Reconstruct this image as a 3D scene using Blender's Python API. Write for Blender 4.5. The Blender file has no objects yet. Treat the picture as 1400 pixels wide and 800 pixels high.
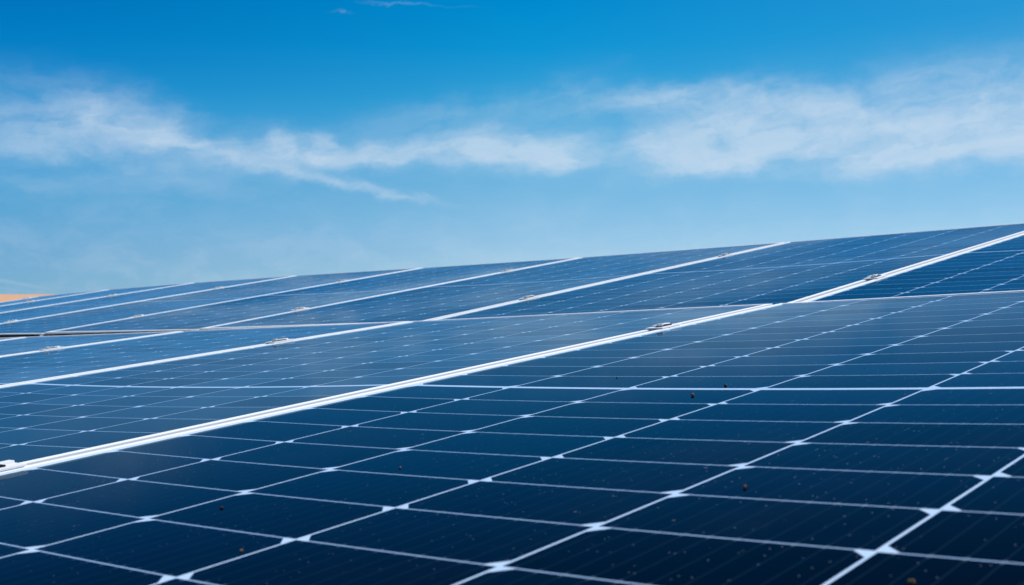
import bpy, bmesh, math, random
from mathutils import Matrix, Vector
random.seed(7)
scene = bpy.context.scene
col = scene.collection

# ------------------------------------------------------------------ survey of the array
PU, PV = .184, .093                       # cell pitch across / along a module
HG = .0049                                # half of the gap between the two half-strings
W = 1.1537985                             # module pitch along the row
GAP = .020
MW, ML = W - GAP, 2.286                   # module width, length
M3 = Matrix(((0.75578539, 0.64666438, -0.10302248),
             (-0.65468252, 0.74943368, -0.09869126),
             (0.01338839, 0.14203643, 0.98977088)))       # roof slope frame -> world
BASE = Matrix.Translation((0, 0, 6.0)) @ M3.to_4x4()
LOW_H = {1: 0, 0: 0, -1: .00549, -2: .0156, -3: .029, -4: .0424, -5: .0558}
UPP_H = {1: 0, 0: 0, -1: -.00256, -2: .00092, -3: .01349, -4: .02819, -5: .03714, -6: .03908, -7: .030, -8: .024}
A3 = Matrix(((0.99988311, 0.00892061, 0.01241742),
             (-0.00840035, 0.99910993, -0.04133744),
             (-0.01277513, 0.04122830, 0.99906807)))

UPPER = BASE @ Matrix.Translation((-.02223, 2.35671, .03207)) @ A3.to_4x4()
LOWER = BASE
CAM = BASE @ Vector((1.1994486, -1.1292646, .17408452))
PITCH = math.atan(100 / 1559.2)
SUN_AZ, SUN_EL = math.radians(60), math.radians(48)       # azimuth clockwise from +Y

def interp(H, k):
    a = math.floor(k); b = a + 1
    a_, b_ = max(min(H), min(a, 1)), max(min(H), min(b, 1))
    return H[a_] + (H[b_] - H[a_]) * (k - a)

# ------------------------------------------------------------------ helpers
def tag(o, label=None, cat=None, group=None, kind=None):
    if label: o['label'] = label
    if cat: o['category'] = cat
    if group: o['group'] = group
    if kind: o['kind'] = kind
    return o

def empty(name, mw):
    o = bpy.data.objects.new(name, None); col.objects.link(o)
    o.empty_display_size = .05; o.matrix_world = mw
    return o

def obj(name, bm, mat, parent=None, smooth=False):
    me = bpy.data.meshes.new(name); bm.to_mesh(me); bm.free()
    if smooth:
        for p in me.polygons: p.use_smooth = True
    o = bpy.data.objects.new(name, me); col.objects.link(o)
    me.materials.append(mat)
    if parent: o.parent = parent
    return o

def add_box(bm, c, s, bevel=0.0):
    r = bmesh.ops.create_cube(bm, size=1, matrix=Matrix.Translation(c) @ Matrix.Diagonal((*s, 1)))
    if bevel:
        es = list({e for v in r['verts'] for e in v.link_edges})
        bmesh.ops.bevel(bm, geom=es, offset=bevel, segments=2, affect='EDGES', profile=.6)

class X:
    """arithmetic on shader sockets"""
    nt = None
    def __init__(s, v): s.v = v
    @staticmethod
    def m(op, *a, clamp=False):
        n = X.nt.nodes.new('ShaderNodeMath'); n.operation = op; n.use_clamp = clamp
        for i, q in enumerate(a):
            q = q.v if isinstance(q, X) else q
            if isinstance(q, (int, float)): n.inputs[i].default_value = q
            else: X.nt.links.new(q, n.inputs[i])
        return X(n.outputs[0])
    def __add__(s, o): return X.m('ADD', s, o)
    __radd__ = __add__
    def __sub__(s, o): return X.m('SUBTRACT', s, o)
    def __rsub__(s, o): return X.m('SUBTRACT', o, s)
    def __mul__(s, o): return X.m('MULTIPLY', s, o)
    __rmul__ = __mul__
    def __truediv__(s, o): return X.m('DIVIDE', s, o)
    def __rtruediv__(s, o): return X.m('DIVIDE', o, s)
    def __lt__(s, o): return X.m('LESS_THAN', s, o)
    def __gt__(s, o): return X.m('GREATER_THAN', s, o)
    def __pow__(s, o): return X.m('POWER', s, o)
    def abs(s): return X.m('ABSOLUTE', s)
    def floor(s): return X.m('FLOOR', s)
    def fract(s): return X.m('FRACT', s)
    def exp(s): return X.m('EXPONENT', s)
    def clamp(s): return X.m('ADD', s, 0.0, clamp=True)
    def smooth(s, a, b):
        n = X.nt.nodes.new('ShaderNodeMapRange'); n.interpolation_type = 'SMOOTHSTEP'
        X.nt.links.new(s.v, n.inputs[0])
        n.inputs[1].default_value = a; n.inputs[2].default_value = b
        return X(n.outputs[0])
def xmin(a, b): return X.m('MINIMUM', a, b)
def xmax(a, b): return X.m('MAXIMUM', a, b)
def link(a, b): X.nt.links.new(a.v if isinstance(a, X) else a, b)
def node(t): return X.nt.nodes.new(t)
def vec(x, y, z):
    n = node('ShaderNodeCombineXYZ')
    for i, q in enumerate((x, y, z)):
        if isinstance(q, X): link(q, n.inputs[i])
        else: n.inputs[i].default_value = q
    return n.outputs[0]
def sep(v):
    n = node('ShaderNodeSeparateXYZ'); link(v, n.inputs[0]); return [X(n.outputs[i]) for i in range(3)]
def noise(v, scale, detail=4, rough=.55, dist=0.0):
    n = node('ShaderNodeTexNoise'); link(v, n.inputs['Vector'])
    n.inputs['Scale'].default_value = scale; n.inputs['Detail'].default_value = detail
    n.inputs['Roughness'].default_value = rough; n.inputs['Distortion'].default_value = dist
    return X(n.outputs[0])
def mixc(f, a, b, blend='MIX'):
    n = node('ShaderNodeMix'); n.data_type = 'RGBA'; n.blend_type = blend
    if isinstance(f, X): link(f, n.inputs[0])
    else: n.inputs[0].default_value = f
    for q, i in ((a, 6), (b, 7)):
        if isinstance(q, (tuple, list)): n.inputs[i].default_value = (*q[:3], 1)
        else: link(q, n.inputs[i])
    return n.outputs[2]
def ramp(f, stops):
    n = node('ShaderNodeValToRGB'); link(f, n.inputs[0]); e = n.color_ramp.elements
    while len(e) < len(stops): e.new(.5)
    for q, (p, c) in zip(e, stops): q.position = p; q.color = (*c, 1)
    return n.outputs[0]
def new_mat(name):
    m = bpy.data.materials.new(name); m.use_nodes = True; X.nt = m.node_tree
    m.node_tree.nodes.clear()
    out = node('ShaderNodeOutputMaterial')
    return m, out
def principled(out, **kw):
    b = node('ShaderNodeBsdfPrincipled'); link(b.outputs[0], out.inputs[0])
    for k, v in kw.items():
        s = b.inputs[k]
        if isinstance(v, (int, float)): s.default_value = v
        elif isinstance(v, tuple): s.default_value = (*v, 1) if len(v) == 3 else v
        else: link(v, s)
    return b
def objco(): return node('ShaderNodeTexCoord').outputs['Object']
def worldco(): return node('ShaderNodeNewGeometry').outputs['Position']

# ------------------------------------------------------------------ materials
def mat_cells():
    m, out = new_mat('solar_cells')
    co = objco(); x, y, z = sep(co)
    oi = node('ShaderNodeObjectInfo'); rnd = X(oi.outputs['Random'])
    ci = (x + 3 * PU) / PU
    i = ci.floor(); lx = (ci.fract() - .5) * PU
    ya = y.abs() - HG
    rj = ya / PV
    j = rj.floor(); ly = (rj.fract() - .5) * PV
    cw, ch, cham = PU - .0024, PV - .0017, .0112
    s = (i * .5).fract() * 4 - 1                      # -1 on even columns, +1 on odd
    inside = (lx.abs() < cw / 2) * (ly.abs() < ch / 2)
    corner = ((cw / 2 - lx.abs()) + (ch / 2 - s * ly)) > cham
    field = (x.abs() < 3 * PU) * (ya > 0) * (ya < 12 * PV)
    cell = inside * corner * field
    # ten ribbons per cell, brighter where they dive over the cell edge
    rb = ((lx / cw + .5) * 10).fract() - .5
    rib = (rb.abs() < .026)
    edge = (ch / 2 - ly.abs()) < .0032
    ribpad = (rb.abs() < .055) * edge
    # fine silver fingers cannot be resolved: a faint banding with slow drift
    fine = noise(vec(x * 3, y * 40, rnd * 9), 3, 3, .6)
    cellrand = node('ShaderNodeTexWhiteNoise'); cellrand.noise_dimensions = '3D'
    link(vec(i, j + (y > 0) * 40, rnd * 97), cellrand.inputs['Vector'])
    cr = X(cellrand.outputs[0])
    blue = mixc(cr * .55 + fine * .3, (.0002, .0030, .0090), (.0005, .0048, .0140))
    blue = mixc(rib * .24, blue, (.024, .058, .095))
    blue = mixc(ribpad * .25, blue, (.17, .21, .26))
    white = mixc(noise(co, 30, 3), (.44, .61, .82), (.56, .72, .92))
    rowgap = (ly.abs() > ch / 2) * (lx.abs() < cw / 2 - cham * .9) * field
    white = mixc(rowgap * .40, white, (.05, .19, .42))
    base = mixc(cell, white, blue)
    # settled dust and specks
    vo = node('ShaderNodeTexVoronoi'); vo.feature = 'F1'
    link(vec(x, y, rnd * 50), vo.inputs['Vector']); vo.inputs['Scale'].default_value = 62
    vd = X(vo.outputs['Distance']); vc, vg, vb = sep(vo.outputs['Color'])
    speck = (vd < (.022 + .075 * vg * vg * vg)) * (vc > .78)
    vo2 = node('ShaderNodeTexVoronoi'); vo2.feature = 'F1'
    link(vec(x, y, rnd * 31 + 7), vo2.inputs['Vector']); vo2.inputs['Scale'].default_value = 240
    v2c, v2g, v2b = sep(vo2.outputs['Color'])
    dot = (X(vo2.outputs['Distance']) < .13) * (v2c > .86)
    patch = noise(vec(x, y, rnd * 20), 2.2, 5, .6).smooth(.35, .75)
    base = mixc(dot * .75 * (.3 + patch), base, (.26, .30, .34))
    base = mixc(speck * .7 * (.2 + vb), base, mixc(vg, (.42, .43, .43), (.38, .36, .34)))
    film = noise(vec(x, y * .6, rnd * 11), 4, 6, .62).smooth(.45, .9)
    base = mixc(film * .012, base, (.4, .42, .45))
    dif = node('ShaderNodeBsdfDiffuse'); link(base, dif.inputs['Color'])
    # AR-coated glass: weak reflection until the view gets very flat
    lw = node('ShaderNodeLayerWeight'); lw.inputs['Blend'].default_value = .5
    bump = node('ShaderNodeBump'); bump.inputs['Strength'].default_value = .004; bump.inputs['Distance'].default_value = .002
    link(noise(vec(x, y, rnd * 5), 9, 2), bump.inputs['Height'])
    gl = node('ShaderNodeBsdfGlossy'); gl.distribution = 'GGX'
    rgh = .035 + .04 * patch
    link(rgh, gl.inputs['Roughness']); gl.inputs['Color'].default_value = (.52, .77, 1.0, 1)
    link(bump.outputs[0], gl.inputs['Normal'])
    geo = node('ShaderNodeNewGeometry')
    dp = node('ShaderNodeVectorMath'); dp.operation = 'DOT_PRODUCT'
    link(geo.outputs['Incoming'], dp.inputs[0]); link(geo.outputs['Normal'], dp.inputs[1])
    cosi = X(dp.outputs['Value']).abs()
    fac = xmin(((1 - cosi) ** 10.0) * 1.0, .95) + .002
    fac = fac * (.9 + .2 * cr) * (1 - .35 * speck)
    mx = node('ShaderNodeMixShader'); link(fac, mx.inputs[0])
    link(dif.outputs[0], mx.inputs[1]); link(gl.outputs[0], mx.inputs[2])
    link(mx.outputs[0], out.inputs[0])
    return m

def mat_alu():
    m, out = new_mat('anodised_aluminium'); co = objco(); x, y, z = sep(co)
    n = noise(vec(x * 60, y * 2, z * 60), 6, 4); d = noise(co, 14, 5, .65)
    c = mixc(n, (.87, .875, .88), (.95, .953, .955))
    c = mixc(d.smooth(.58, .8) * .25, c, (.50, .49, .47))
    principled(out, **{'Base Color': c, 'Metallic': 0.0, 'Roughness': .6 + n * .2, 'Specular IOR Level': .04})
    return m
def mat_clamp():
    m, out = new_mat('mill_aluminium'); co = objco(); n = noise(co, 220, 4)
    principled(out, **{'Base Color': mixc(n, (.82, .82, .83), (.93, .93, .94)), 'Metallic': 0.0, 'Roughness': .45 + n * .1, 'Specular IOR Level': .15})
    return m
def mat_simple(name, a, b, scale, rough=.8, metallic=0.0, bumpd=0):
    m, out = new_mat(name); co = objco(); n = noise(co, scale, 6, .6)
    p = principled(out, **{'Base Color': mixc(n.smooth(.3, .7), a, b), 'Roughness': rough, 'Metallic': metallic, 'Specular IOR Level': .2})
    if bumpd:
        bu = node('ShaderNodeBump'); bu.inputs['Distance'].default_value = bumpd; link(n, bu.inputs['Height']); link(bu.outputs[0], p.inputs['Normal'])
    return m
def mat_tiles():
    m, out = new_mat('terracotta_tiles'); co = objco(); x, y, z = sep(co)
    n = noise(co, .8, 5); n2 = noise(co, 9, 3)
    wv = ((x / .22).fract() - .5).abs() * 2
    row = (y / .33).fract()
    c = mixc(n * .6 + n2 * .4, (.84, .42, .22), (.90, .52, .30))
    c = mixc(xmax((.18 - wv) * 3, (.12 - row) * 4).clamp() * .06, c, (.30, .13, .07))
    p = principled(out, **{'Base Color': c, 'Roughness': .85})
    return m
def mat_deck():
    m, out = new_mat('roof_sheet'); co = objco(); x, y, z = sep(co)
    n = noise(co, 3, 6)
    c = mixc(n, (.010, .014, .020), (.020, .026, .034))
    principled(out, **{'Base Color': c, 'Roughness': .6, 'Metallic': .2})
    return m
def mat_ground():
    m, out = new_mat('dry_ground'); co = worldco()
    n = noise(co, .05, 8); n2 = noise(co, 1.5, 6)
    c = mixc(n.smooth(.35, .65), (.06, .08, .03), (.20, .16, .10))
    c = mixc(n2 * .3, c, (.10, .09, .06))
    principled(out, **{'Base Color': c, 'Roughness': .95})
    return m

CELLS, ALU, CLAMP = mat_cells(), mat_alu(), mat_clamp()
DARK = mat_simple('shade_black', (.004, .005, .007), (.008, .009, .011), 90, .9, 0)  # near-black colour for painted shade in the seam and on the clamps
STEEL = mat_simple('bolt_steel', (.72, .72, .72), (.86, .86, .86), 120, .35, .3)

# ------------------------------------------------------------------ solar panels
LIP, LIPZ, FRH = .0125, .0021, .035
def frame_bm():
    bm = bmesh.new(); hx, hy = MW / 2, ML / 2
    def ring(x, y, z): return [bm.verts.new(p) for p in ((-x, -y, z), (x, -y, z), (x, y, z), (-x, y, z))]
    ot, it = ring(hx, hy, LIPZ), ring(hx - LIP, hy - LIP, LIPZ)
    ob, ib = ring(hx, hy, LIPZ - FRH), ring(hx - LIP, hy - LIP, LIPZ - FRH)
    for a, b in ((ot, it), (it, ib), (ib, ob), (ob, ot)):
        for k in range(4):
            l = (k + 1) % 4
            bm.faces.new((a[k], a[l], b[l], b[k]))
    bmesh.ops.recalc_face_normals(bm, faces=bm.faces)
    es = [e for e in bm.edges if all(abs(v.co.z - LIPZ) < 1e-6 for v in e.verts)
          and not (abs(abs(e.verts[0].co.x) - abs(e.verts[1].co.x)) > 1e-6 and abs(abs(e.verts[0].co.y) - abs(e.verts[1].co.y)) > 1e-6)]
    bmesh.ops.bevel(bm, geom=es, offset=.0007, segments=2, affect='EDGES', profile=.5)
    return bm
def glass_bm(sag):
    bm = bmesh.new(); hx, hy = MW / 2 - LIP + .003, ML / 2 - LIP + .003; nx, ny = 16, 28
    g = [[None] * (ny + 1) for _ in range(nx + 1)]
    for a in range(nx + 1):
        for b in range(ny + 1):
            u, v = -1 + 2 * a / nx, -1 + 2 * b / ny
            g[a][b] = bm.verts.new((u * hx, v * hy, -sag * (1 - u * u) * (1 - v * v)))
    for a in range(nx):
        for b in range(ny): bm.faces.new((g[a][b], g[a + 1][b], g[a + 1][b + 1], g[a][b + 1]))
    return bm

def pose(row, H, k, v=0.0):
    """matrix of the module whose right edge is joint k+1 and left edge joint k (k=0 is the right one)"""
    z0, z1 = interp(H, k), interp(H, k + 1)
    th = math.atan2(z1 - z0, W)
    return row @ Matrix.Translation(((k + .5) * W, v, (z0 + z1) / 2)) @ Matrix.Rotation(-th, 4, 'Y')
DROP = {1: 0, 0: 0, -1: 0, -2: 0, -3: .008, -4: .010, -5: .011, -6: .011, -7: .011, -8: .011}
def dropped(mw, d):
    p = Matrix.Translation((0, ML / 2, 0))
    return mw @ p @ Matrix.Rotation(d / ML, 4, 'X') @ p.inverted()
def copy_tree(o):
    c = o.copy(); col.objects.link(c)
    for ch in o.children:
        d = ch.copy(); col.objects.link(d); d.parent = c
    return c
FRONT = 'solar panels of the front row'; BACK = 'solar panels of the back row'
panels = [
 (LOWER, LOW_H, 0, .000, 'largest dark blue solar panel, filling the right foreground nearest the camera', FRONT),
 (LOWER, LOW_H, -1, .004, 'front-row solar panel just left of the nearest and widest white frame joint', FRONT),
 (LOWER, LOW_H, -2, .010, 'front-row solar panel whose upper edge meets the left half of the dark seam', FRONT),
 (LOWER, LOW_H, -3, .012, 'narrow strip of front-row solar panel under the dark seam at far left', FRONT),
 (LOWER, LOW_H, -4, .012, 'leftmost tiny sliver of front-row solar panel, tip under the dark seam', FRONT),
 (UPPER, UPP_H, 0, 0, 'back-row solar panel at the right border, behind the nearest foreground panel', BACK),
 (UPPER, UPP_H, -1, 0, 'back-row solar panel whose top edge is the tallest skyline, second from right', BACK),
 (UPPER, UPP_H, -2, 0, 'back-row solar panel in the middle of the picture, third from right', BACK),
 (UPPER, UPP_H, -3, 0, 'back-row solar panel above the right part of the dark seam, fourth from right', BACK),
 (UPPER, UPP_H, -4, 0, 'back-row solar panel above the left part of the dark seam, fifth from right', BACK),
 (UPPER, UPP_H, -5, 0, 'thin far back-row solar panel, third from the left end of the skyline', BACK),
 (UPPER, UPP_H, -6, 0, 'very thin far back-row solar panel, second from the left end of the skyline', BACK),
 (UPPER, UPP_H, -7, 0, 'farthest back-row solar panel, a hairline strip just below the orange roof', BACK),
]
proto = None
for row, H, k, dv, lab, grp in panels:
    mw = pose(row, H, k, dv)
    if row is UPPER: mw = dropped(mw, (DROP[k] + DROP[k + 1]) / 2)
    if proto is None:
        proto = p = empty('solar_panel', mw)
        obj('frame', frame_bm(), ALU, p)
        obj('cell_face', glass_bm(.0058), CELLS, p, smooth=True)
    else:
        p = copy_tree(proto); p.matrix_world = mw
    tag(p, lab, 'solar panel', grp)

# ------------------------------------------------------------------ clamps over the joints
def hexa(bm, c, r, h, bevel):
    r_ = bmesh.ops.create_cone(bm, cap_ends=True, segments=6, radius1=r, radius2=r, depth=h, matrix=Matrix.Translation((c[0], c[1], c[2] + h / 2)))
    bmesh.ops.bevel(bm, geom=list({e for v in r_['verts'] for e in v.link_edges}), offset=bevel, segments=2, affect='EDGES')
def make_clamp(mw):
    c = empty('panel_clamp', mw)
    bm = bmesh.new(); add_box(bm, (0, .006, .0015), (.038, .066, .0026), .0006)
    obj('clamp_plate', bm, CLAMP, c)
    bm = bmesh.new(); add_box(bm, (-.012, .016, .0028 + .0013), (.012, .044, .0026), .0006)
    obj('raised_lug', bm, CLAMP, c)
    bm = bmesh.new(); add_box(bm, (.003, .003, .0028 + .0010), (.013, .036, .0020), .0003)
    obj('slot_shade', bm, DARK, c)  # raised dark box, paints the shade of the bolt recess
    bm = bmesh.new(); hexa(bm, (.003, -.010, .0046), .0070, .0042, .0008)
    obj('bolt_head', bm, STEEL, c)
    return c
clamps = [
 (LOWER, LOW_H, 0, -.606, 'clamp on the nearest white joint, cut by the left border'),
 (LOWER, LOW_H, 0, .685, 'largest clamp in the picture, near the upper end of the nearest joint'),
 (LOWER, LOW_H, -1, .673, 'silver clamp on the second front-row joint, left of picture centre'),
 (LOWER, LOW_H, -2, .659, 'silver clamp on the third front-row joint, just below the dark seam'),
 (UPPER, UPP_H, 0, -.611, 'rightmost clamp, on the back-row joint that leaves at the right border'),
 (UPPER, UPP_H, -1, -.657, 'lower clamp of the pair on the back-row joint right of centre'),
 (UPPER, UPP_H, -1, .601, 'upper clamp of the pair on the back-row joint right of centre'),
 (UPPER, UPP_H, -2, -.684, 'lower clamp of the pair on the joint that starts at the dark seam bracket'),
 (UPPER, UPP_H, -2, .563, 'upper clamp of the pair on the joint that starts at the dark seam bracket'),
 (UPPER, UPP_H, -3, -.697, 'lower clamp on the fourth back-row joint from the right'),
 (UPPER, UPP_H, -3, .530, 'upper clamp on the fourth back-row joint from the right'),
 (UPPER, UPP_H, -4, -.739, 'lower clamp on the fifth back-row joint, close to the left border'),
 (UPPER, UPP_H, -4, .538, 'upper clamp on the fifth back-row joint from the right'),
 (UPPER, UPP_H, -5, .496, 'tiny clamp on the sixth back-row joint, third clamp from the left along the skyline'),
 (UPPER, UPP_H, -6, .495, 'tiny clamp on the white joint just below the orange roof'),
 (UPPER, UPP_H, -7, 1.035, 'topmost far clamp, a white dot standing out against the orange roof'),
]
cproto = None
def joint(row, H, k, v, z):
    th = math.atan2(interp(H, k + .5) - interp(H, k - .5), W)
    if row is UPPER: z -= DROP[k] * (.5 - v / ML)
    return row @ Matrix.Translation((k * W, v, interp(H, k) + z)) @ Matrix.Rotation(-th, 4, 'Y')
for row, H, k, v, lab in clamps:
    mw = joint(row, H, k, v, LIPZ + .0006)
    if cproto is None: cproto = c = make_clamp(mw)
    else:
        c = copy_tree(cproto); c.matrix_world = mw
    tag(c, lab, 'clamp', 'clamps holding the panel joints')

# bright brackets in the seam between the two rows
bp = None
for k, lab in ((-2, 'small bright bracket in the dark seam, the right one of two'),
               (-3, 'small bright bracket in the dark seam, the left one near the border')):
    mw = joint(UPPER, UPP_H, k, -ML / 2 - .008, -.018)
    if bp is None:
        bp = b = empty('seam_bracket', mw)
        bm = bmesh.new(); add_box(bm, (0, 0, 0), (.026, .006, .030), .0008); add_box(bm, (0, -.014, -.014), (.026, .022, .003), .0006)
        obj('angle_plate', bm, CLAMP, b)
        bm = bmesh.new(); hexa(bm, (0, -.016, -.0122), .006, .005, .0005); obj('bolt_head', bm, STEEL, b)
    else:
        b = copy_tree(bp); b.matrix_world = mw
    tag(b, lab, 'bracket', 'brackets in the seam')

# dark strip added under the back row, standing in for the seam's shade
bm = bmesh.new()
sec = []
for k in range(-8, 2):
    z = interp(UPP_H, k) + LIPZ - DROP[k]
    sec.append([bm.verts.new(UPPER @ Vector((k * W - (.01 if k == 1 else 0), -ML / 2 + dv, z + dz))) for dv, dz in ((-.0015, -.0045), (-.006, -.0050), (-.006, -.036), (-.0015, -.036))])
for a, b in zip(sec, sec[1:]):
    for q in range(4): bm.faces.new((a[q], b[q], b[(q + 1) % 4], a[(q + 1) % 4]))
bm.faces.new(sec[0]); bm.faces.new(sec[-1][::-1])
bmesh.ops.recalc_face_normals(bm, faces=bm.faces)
tag(obj('seam_shade', bm, DARK), 'dark strip added as shade in the seam between the front and the back row, left half in view', 'shade strip')

# ------------------------------------------------------------------ crumbs lying on the glass
BROWN = mat_simple('dry_brown', (.12, .055, .025), (.28, .14, .06), 300, .9)
TAN = mat_simple('dry_tan', (.16, .10, .04), (.30, .20, .09), 300, .9)
BLACK = mat_simple('dry_dark', (.012, .012, .012), (.04, .035, .03), 300, .9)
def crumb(u, v, s, mat, lab, name='crumb'):
    uu, vv = (u - W / 2) / (MW / 2), v / (ML / 2)
    s *= .62
    z = -.0058 * (1 - uu * uu) * (1 - vv * vv)
    bm = bmesh.new(); bmesh.ops.create_icosphere(bm, subdivisions=3, radius=1)
    ph = [random.uniform(0, 6) for _ in range(6)]
    for q in bm.verts:
        p = q.co.copy()
        r = 1 + .22 * math.sin(3 * p.x + ph[0]) + .2 * math.sin(4 * p.y + ph[1]) + .12 * math.sin(7 * p.z + ph[2]) + .08 * math.sin(11 * p.x + ph[3])
        q.co = p * r * s; q.co.z *= .7
    lo = min(q.co.z for q in bm.verts)
    for q in bm.verts: q.co.z -= lo + s * .15
    o = obj(name, bm, mat, smooth=True)
    o.matrix_world = LOWER @ Matrix.Translation((u, v, z)) @ Matrix.Rotation(random.uniform(0, 6), 4, 'Z')
    tag(o, lab, 'debris', 'dry crumbs lying on the glass')
crumb(.801, -.444, .0024, BROWN, 'reddish brown crumb alone on the dark glass right of picture centre')
crumb(.517, -.050, .0030, BROWN, 'brown crumb touching the thick white middle line of the nearest panel')
crumb(.318, .086, .0019, TAN, 'orange tan crumb above the thick middle line, nearest the white joint')
crumb(.517, .023, .0024, BROWN, 'brown crumb above the thick middle line, right of the tan one')
crumb(.462, -.448, .0017, TAN, 'tiny tan crumb left of centre, midway between two cell lines')
crumb(.982, -.610, .0023, TAN, 'yellowish crumb at the bottom border near the right corner')
crumb(.428, -.611, .0022, BLACK, 'dark crumb on the cell at the lower left')
crumb(.565, -.692, .0016, TAN, 'pale tan crumb low at the left, just above a cell line')

# ------------------------------------------------------------------ the building that carries the array
wb = empty('low_building', Matrix.Identity(4))
tag(wb, 'dark sheet roof of the building under the solar panels, seen only in the seam', 'building')
bm = bmesh.new()
def deck_strip(row, H, ks, v0, v1, dz):
    pts = []
    for k in ks:
        kk = max(min(H), min(1, k)); z = interp(H, kk) - dz
        pts.append([bm.verts.new(row @ Vector((k * W, v, z))) for v in (v0, v1)])
    for a, b in zip(pts, pts[1:]): bm.faces.new((a[0], b[0], b[1], a[1]))
deck_strip(LOWER, LOW_H, [-9, -4, -3, -2, -1, 0, 1, 5], -5.0, 1.20, .085)
deck_strip(UPPER, UPP_H, [-9, -8, -7, -6, -5, -4, -3, -2, -1, 0, 1, 5], -1.22, 1.6, .085)
obj('roof', bm, mat_deck(), wb)
bm = bmesh.new()
for p0, p1 in ((( -9, -5), (5, -5)), ((5, -5), (5, 3.9)), ((5, 3.9), (-9, 3.9)), ((-9, 3.9), (-9, -5))):
    a = LOWER @ Vector((p0[0] * W, p0[1], -.12)); b = LOWER @ Vector((p1[0] * W, p1[1], -.12))
    q = [bm.verts.new(v) for v in ((a.x, a.y, -.05), (b.x, b.y, -.05), tuple(b), tuple(a))]
    bm.faces.new(q)
obj('wall', bm, mat_simple('render_wall', (.45, .43, .40), (.55, .53, .49), 2, .9), wb)

# ------------------------------------------------------------------ house with the terracotta roof far left
D = 38.0
cz = CAM.z
def at(px, py, d): return Vector((CAM.x + (px - 700) / 1559.2 * d, CAM.y + d, CAM.z + (500 - py) / 1559.2 * d))
r1 = at(78, 402.5, D); ridge_z = r1.z
hs = empty('tiled_house', Matrix.Translation((r1.x - 7, r1.y, 0)))
tag(hs, 'distant house showing only a sliver of orange tiled roof at the left border', 'house')
bm = bmesh.new()
rz, ez, hw = ridge_z, ridge_z - 2.6, 5.2
Pp = {n: bm.verts.new(c) for n, c in dict(ra=(-5, 0, rz), rb=(7, 0, rz), a=(-9, -hw, ez), b=(11, -hw, ez), c=(11, hw, ez), d=(-9, hw, ez)).items()}
for f in (('a', 'b', 'rb', 'ra'), ('b', 'c', 'rb'), ('c', 'd', 'ra', 'rb'), ('d', 'a', 'ra')): bm.faces.new([Pp[n] for n in f])
bm.normal_update()
ro = obj('roof', bm, mat_tiles(), hs)
bm = bmesh.new(); add_box(bm, (1, 0, ez / 2), (18.6, hw * 2 - .9, ez - .06)); obj('wall', bm, mat_simple('house_wall', (.52, .47, .40), (.62, .57, .50), 3, .9), hs)

# ------------------------------------------------------------------ ground
bm = bmesh.new(); bmesh.ops.create_grid(bm, x_segments=40, y_segments=40, size=6000)
g = obj('ground', bm, mat_ground()); tag(g, 'dry ground around the buildings', None, None, 'structure')

# ------------------------------------------------------------------ sky
w = bpy.data.worlds.new('World'); scene.world = w; w.use_nodes = True; X.nt = w.node_tree
w.node_tree.nodes.clear()
wo = node('ShaderNodeOutputWorld'); bg = node('ShaderNodeBackground'); link(bg.outputs[0], wo.inputs[0])
w.cycles.sampling_method = 'MANUAL'; w.cycles.sample_map_resolution = 256
sky = node('ShaderNodeTexSky'); sky.sky_type = 'NISHITA'; sky.sun_disc = False
sky.sun_elevation = SUN_EL; sky.sun_rotation = SUN_AZ; sky.air_density = 1.0; sky.dust_density = .6; sky.ozone_density = 2.0
bg.inputs[1].default_value = .1
dx, dy, dz = sep(node('ShaderNodeTexCoord').outputs['Generated'])
SKY_ONLY = False
el = X.m('ARCSINE', xmax(xmin(dz, 1.0), -1.0)); az = X.m('ARCTAN2', dx, dy)
def P(px): return (px - 700) / 1559.2
def Q(py): return (500 - py) / 1559.2
#@@CORR
rampL = [(0.1586, (0.329, 0.703, 1.154)), (0.2169, (0.313, 0.728, 1.108)), (0.2675, (0.259, 0.819, 1.153)), (0.3175, (0.161, 0.854, 1.212)), (0.3669, (0.035, 0.796, 1.202)), (0.4154, (0.0, 0.67, 1.152)), (0.4563, (0.0, 0.606, 1.099)), (0.66, (0.0, 0.436, 0.857)), (0.8, (0.0, 0.412, 0.813)), (0.98, (0.45, 0.72, 0.95))]
rampC = [(0.1641, (0.864, 1.05, 1.204)), (0.2278, (0.7, 0.961, 1.169)), (0.2831, (0.53, 0.943, 1.126)), (0.3376, (0.353, 0.951, 1.135)), (0.3913, (0.12, 0.87, 1.113)), (0.4438, (0.018, 0.794, 1.125)), (0.4879, (0.0, 0.749, 1.125)), (0.66, (0.0, 0.539, 0.878)), (0.8, (0.0, 0.509, 0.833)), (0.98, (0.45, 0.72, 0.95))]
rampR = [(0.1586, (0.909, 0.999, 1.064)), (0.2169, (0.75, 0.927, 1.044)), (0.2675, (0.528, 0.834, 1.007)), (0.3176, (0.389, 0.805, 0.983)), (0.367, (0.252, 0.755, 0.963)), (0.4156, (0.134, 0.708, 0.946)), (0.4564, (0.067, 0.663, 0.948)), (0.66, (0.054, 0.477, 0.739)), (0.8, (0.054, 0.451, 0.702)), (0.98, (0.45, 0.72, 0.95))]
ef = el / .8 + .1
cl_, cc_, cr_ = ramp(ef, rampL), ramp(ef, rampC), ramp(ef, rampR)
for nd in w.node_tree.nodes:
    if nd.type == 'VALTORGB': nd.color_ramp.interpolation = 'LINEAR'
skyc = mixc(1.0, sky.outputs[0], mixc(((az - .02) / .42).clamp(), mixc(((az + .46) / .46).clamp(), cl_, cc_), cr_), 'MULTIPLY')
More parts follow.
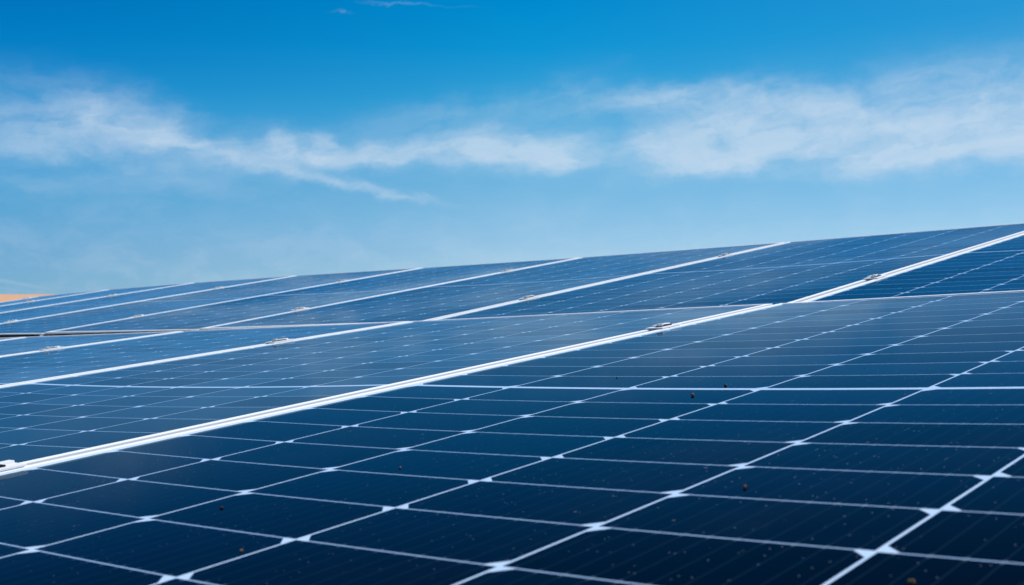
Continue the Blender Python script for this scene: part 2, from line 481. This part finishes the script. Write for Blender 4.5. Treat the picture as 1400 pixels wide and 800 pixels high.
#@@CLOUD
# thin cirrus: soft banks (centre and size in sky angles) broken up by warped noise
def bank(px, py, rx, ry, rot, a, power=1.0):
    ca = math.atan(P(px)); ce = math.atan(Q(py) * math.cos(ca))
    c, s = math.cos(math.radians(rot)), math.sin(math.radians(rot))
    u = (waz - ca) * 1559.2; v = (wel - ce) * 1559.2
    p = (u * c + v * s) / rx; q = (v * c - u * s) / ry
    return ((p * p + q * q) * -1.0).exp() * a
def edged(px0, px1, py_lo, py_hi, soft_lo, soft_hi, a, slope=0.0):
    """bank with a flat, crisper base and a ragged top"""
    a0, a1 = math.atan(P(px0)), math.atan(P(px1))
    e = wel * 1559.2 + (waz * 1559.2) * slope
    lo = e.smooth(500 - py_lo - soft_lo, 500 - py_lo + soft_lo)
    hi = 1 - e.smooth(500 - py_hi - soft_hi, 500 - py_hi + soft_hi)
    return lo * hi * waz.smooth(a0 - .06, a0 + .06) * (1 - waz.smooth(a1 - .06, a1 + .06)) * a
sv0 = vec(az * 5.0, el * 9.0, 3.7)
w1 = noise(sv0, 2.2, 5, .6) - .5
w2 = noise(vec(az * 5.0, el * 9.0, 9.1), 2.2, 5, .6) - .5
w3 = noise(vec(az * 34.0, el * 60.0, 1.3), 1.0, 7, .62) - .5
waz = az + w1 * .10 + w3 * .020
wel = el + w2 * .030 + w3 * .014
fib = noise(vec(waz * 7.0 + wel * 9.0, wel * 30.0 - waz * 3.0, 5.0), 1.0, 8, .62)      # drawn-out fibres
lump = noise(vec(waz * 22.0, wel * 34.0, 2.0), 1.0, 8, .60)
dens = bank(40, 176, 170, 34, -6, .36) + bank(190, 168, 120, 28, -16, .34) + bank(110, 148, 60, 16, -10, .18)
dens = dens + bank(120, 220, 170, 18, -10, .18) + bank(40, 243, 120, 14, -4, .14)
dens = dens + bank(300, 206, 150, 11, -10, .34) + bank(430, 209, 170, 11, -2, .50)
dens = dens + bank(392, 190, 22, 11, 0, .50) + bank(452, 188, 20, 10, 0, .44) + bank(575, 206, 150, 13, 1, .62)
dens = dens + bank(420, 238, 110, 7, -13, .24) + bank(530, 260, 90, 6, -11, .28)
dens = dens + bank(700, 202, 72, 22, -3, 1.0) + bank(755, 212, 42, 12, -8, .5) + bank(630, 152, 150, 20, 9, .14) + bank(760, 140, 60, 28, 24, .13)
right = edged(905, 1900, 236, 168, 13, 34, .70) + bank(925, 194, 46, 24, 10, .85) + bank(1060, 178, 120, 28, 7, .44)
right = right + bank(1300, 214, 230, 18, 0, .58) + bank(905, 134, 90, 16, 3, .40) + bank(1010, 128, 110, 18, -3, .32)
dens = dens + right + bank(1280, 125, 220, 36, 3, .38)
dens = dens * (1 - bank(838, 196, 18, 36, 8, .60)) + bank(820, 205, 80, 32, -4, .22) + bank(420, 205, 300, 30, -2, .10)
dens = dens + bank(452, 3, 9, 1.5, 0, .14) + bank(550, -4, 55, 1.5, -4, .08)
wisp = noise(vec(waz * 4.0 + wel * 7.0, wel * 46.0 - waz * 9.0, 8.0), 1.0, 9, .60)
body = (fib * .50 + lump * .65 + wisp * .50).smooth(.56, 1.06)
alpha = (dens * (.26 + 1.12 * body)).clamp()
alpha = (1 - (alpha * -1.55).exp()) * .86
# two long faint streaks low on the left
def streak(px0, py0, px1, py1, wd, a):
    A0, A1 = math.atan(P(px0)), math.atan(P(px1))
    E0, E1 = math.atan(Q(py0) * math.cos(A0)), math.atan(Q(py1) * math.cos(A1))
    t = (az - A0) / (A1 - A0)
    d = (el - (t * (E1 - E0) + E0)) * (1559.2 / wd)
    return ((d * d) * -1.0).exp() * a * az.smooth(A0 - .3, A0 - .1) * (1 - az.smooth(A1 - .05, A1 + .02))
alpha = xmax(alpha, (streak(-20, 380, 105, 402, 3.4, .26) + streak(-20, 391, 100, 407, 2.6, .20)) * .9)
haze = (1 - el.smooth(.03, .20)) * (.08 + .22 * lump.smooth(.35, .75))
alpha = xmax(alpha * el.smooth(-.01, .03), haze)
cloudc = mixc(body, (5.2, 6.7, 8.3), (6.8, 7.8, 8.9))
final = mixc(alpha, skyc, cloudc)
if SKY_ONLY: link(sky.outputs[0], bg.inputs[0])
else: link(final, bg.inputs[0])

# ------------------------------------------------------------------ sun
sd = bpy.data.lights.new('sun', 'SUN'); sd.energy = 5.0; sd.angle = math.radians(.53); sd.color = (1, .955, .89)
so = bpy.data.objects.new('sun', sd); col.objects.link(so)
sv = Vector((math.sin(SUN_AZ) * math.cos(SUN_EL), math.cos(SUN_AZ) * math.cos(SUN_EL), math.sin(SUN_EL)))
so.rotation_euler = sv.to_track_quat('Z', 'Y').to_euler(); so.location = sv * 60

# ------------------------------------------------------------------ camera
cd = bpy.data.cameras.new('camera'); co = bpy.data.objects.new('camera', cd); col.objects.link(co)
co.location = CAM; co.rotation_euler = (math.pi / 2 + PITCH, 0, 0)
cd.sensor_width = 36; cd.lens = 1559.2 / 1400 * 36
cd.clip_start = .02; cd.clip_end = 20000
cd.dof.use_dof = True; cd.dof.focus_distance = 1.75; cd.dof.aperture_fstop = 14
scene.camera = co
scene.view_settings.view_transform = 'Standard'; scene.view_settings.look = 'None'; scene.view_settings.exposure = 0
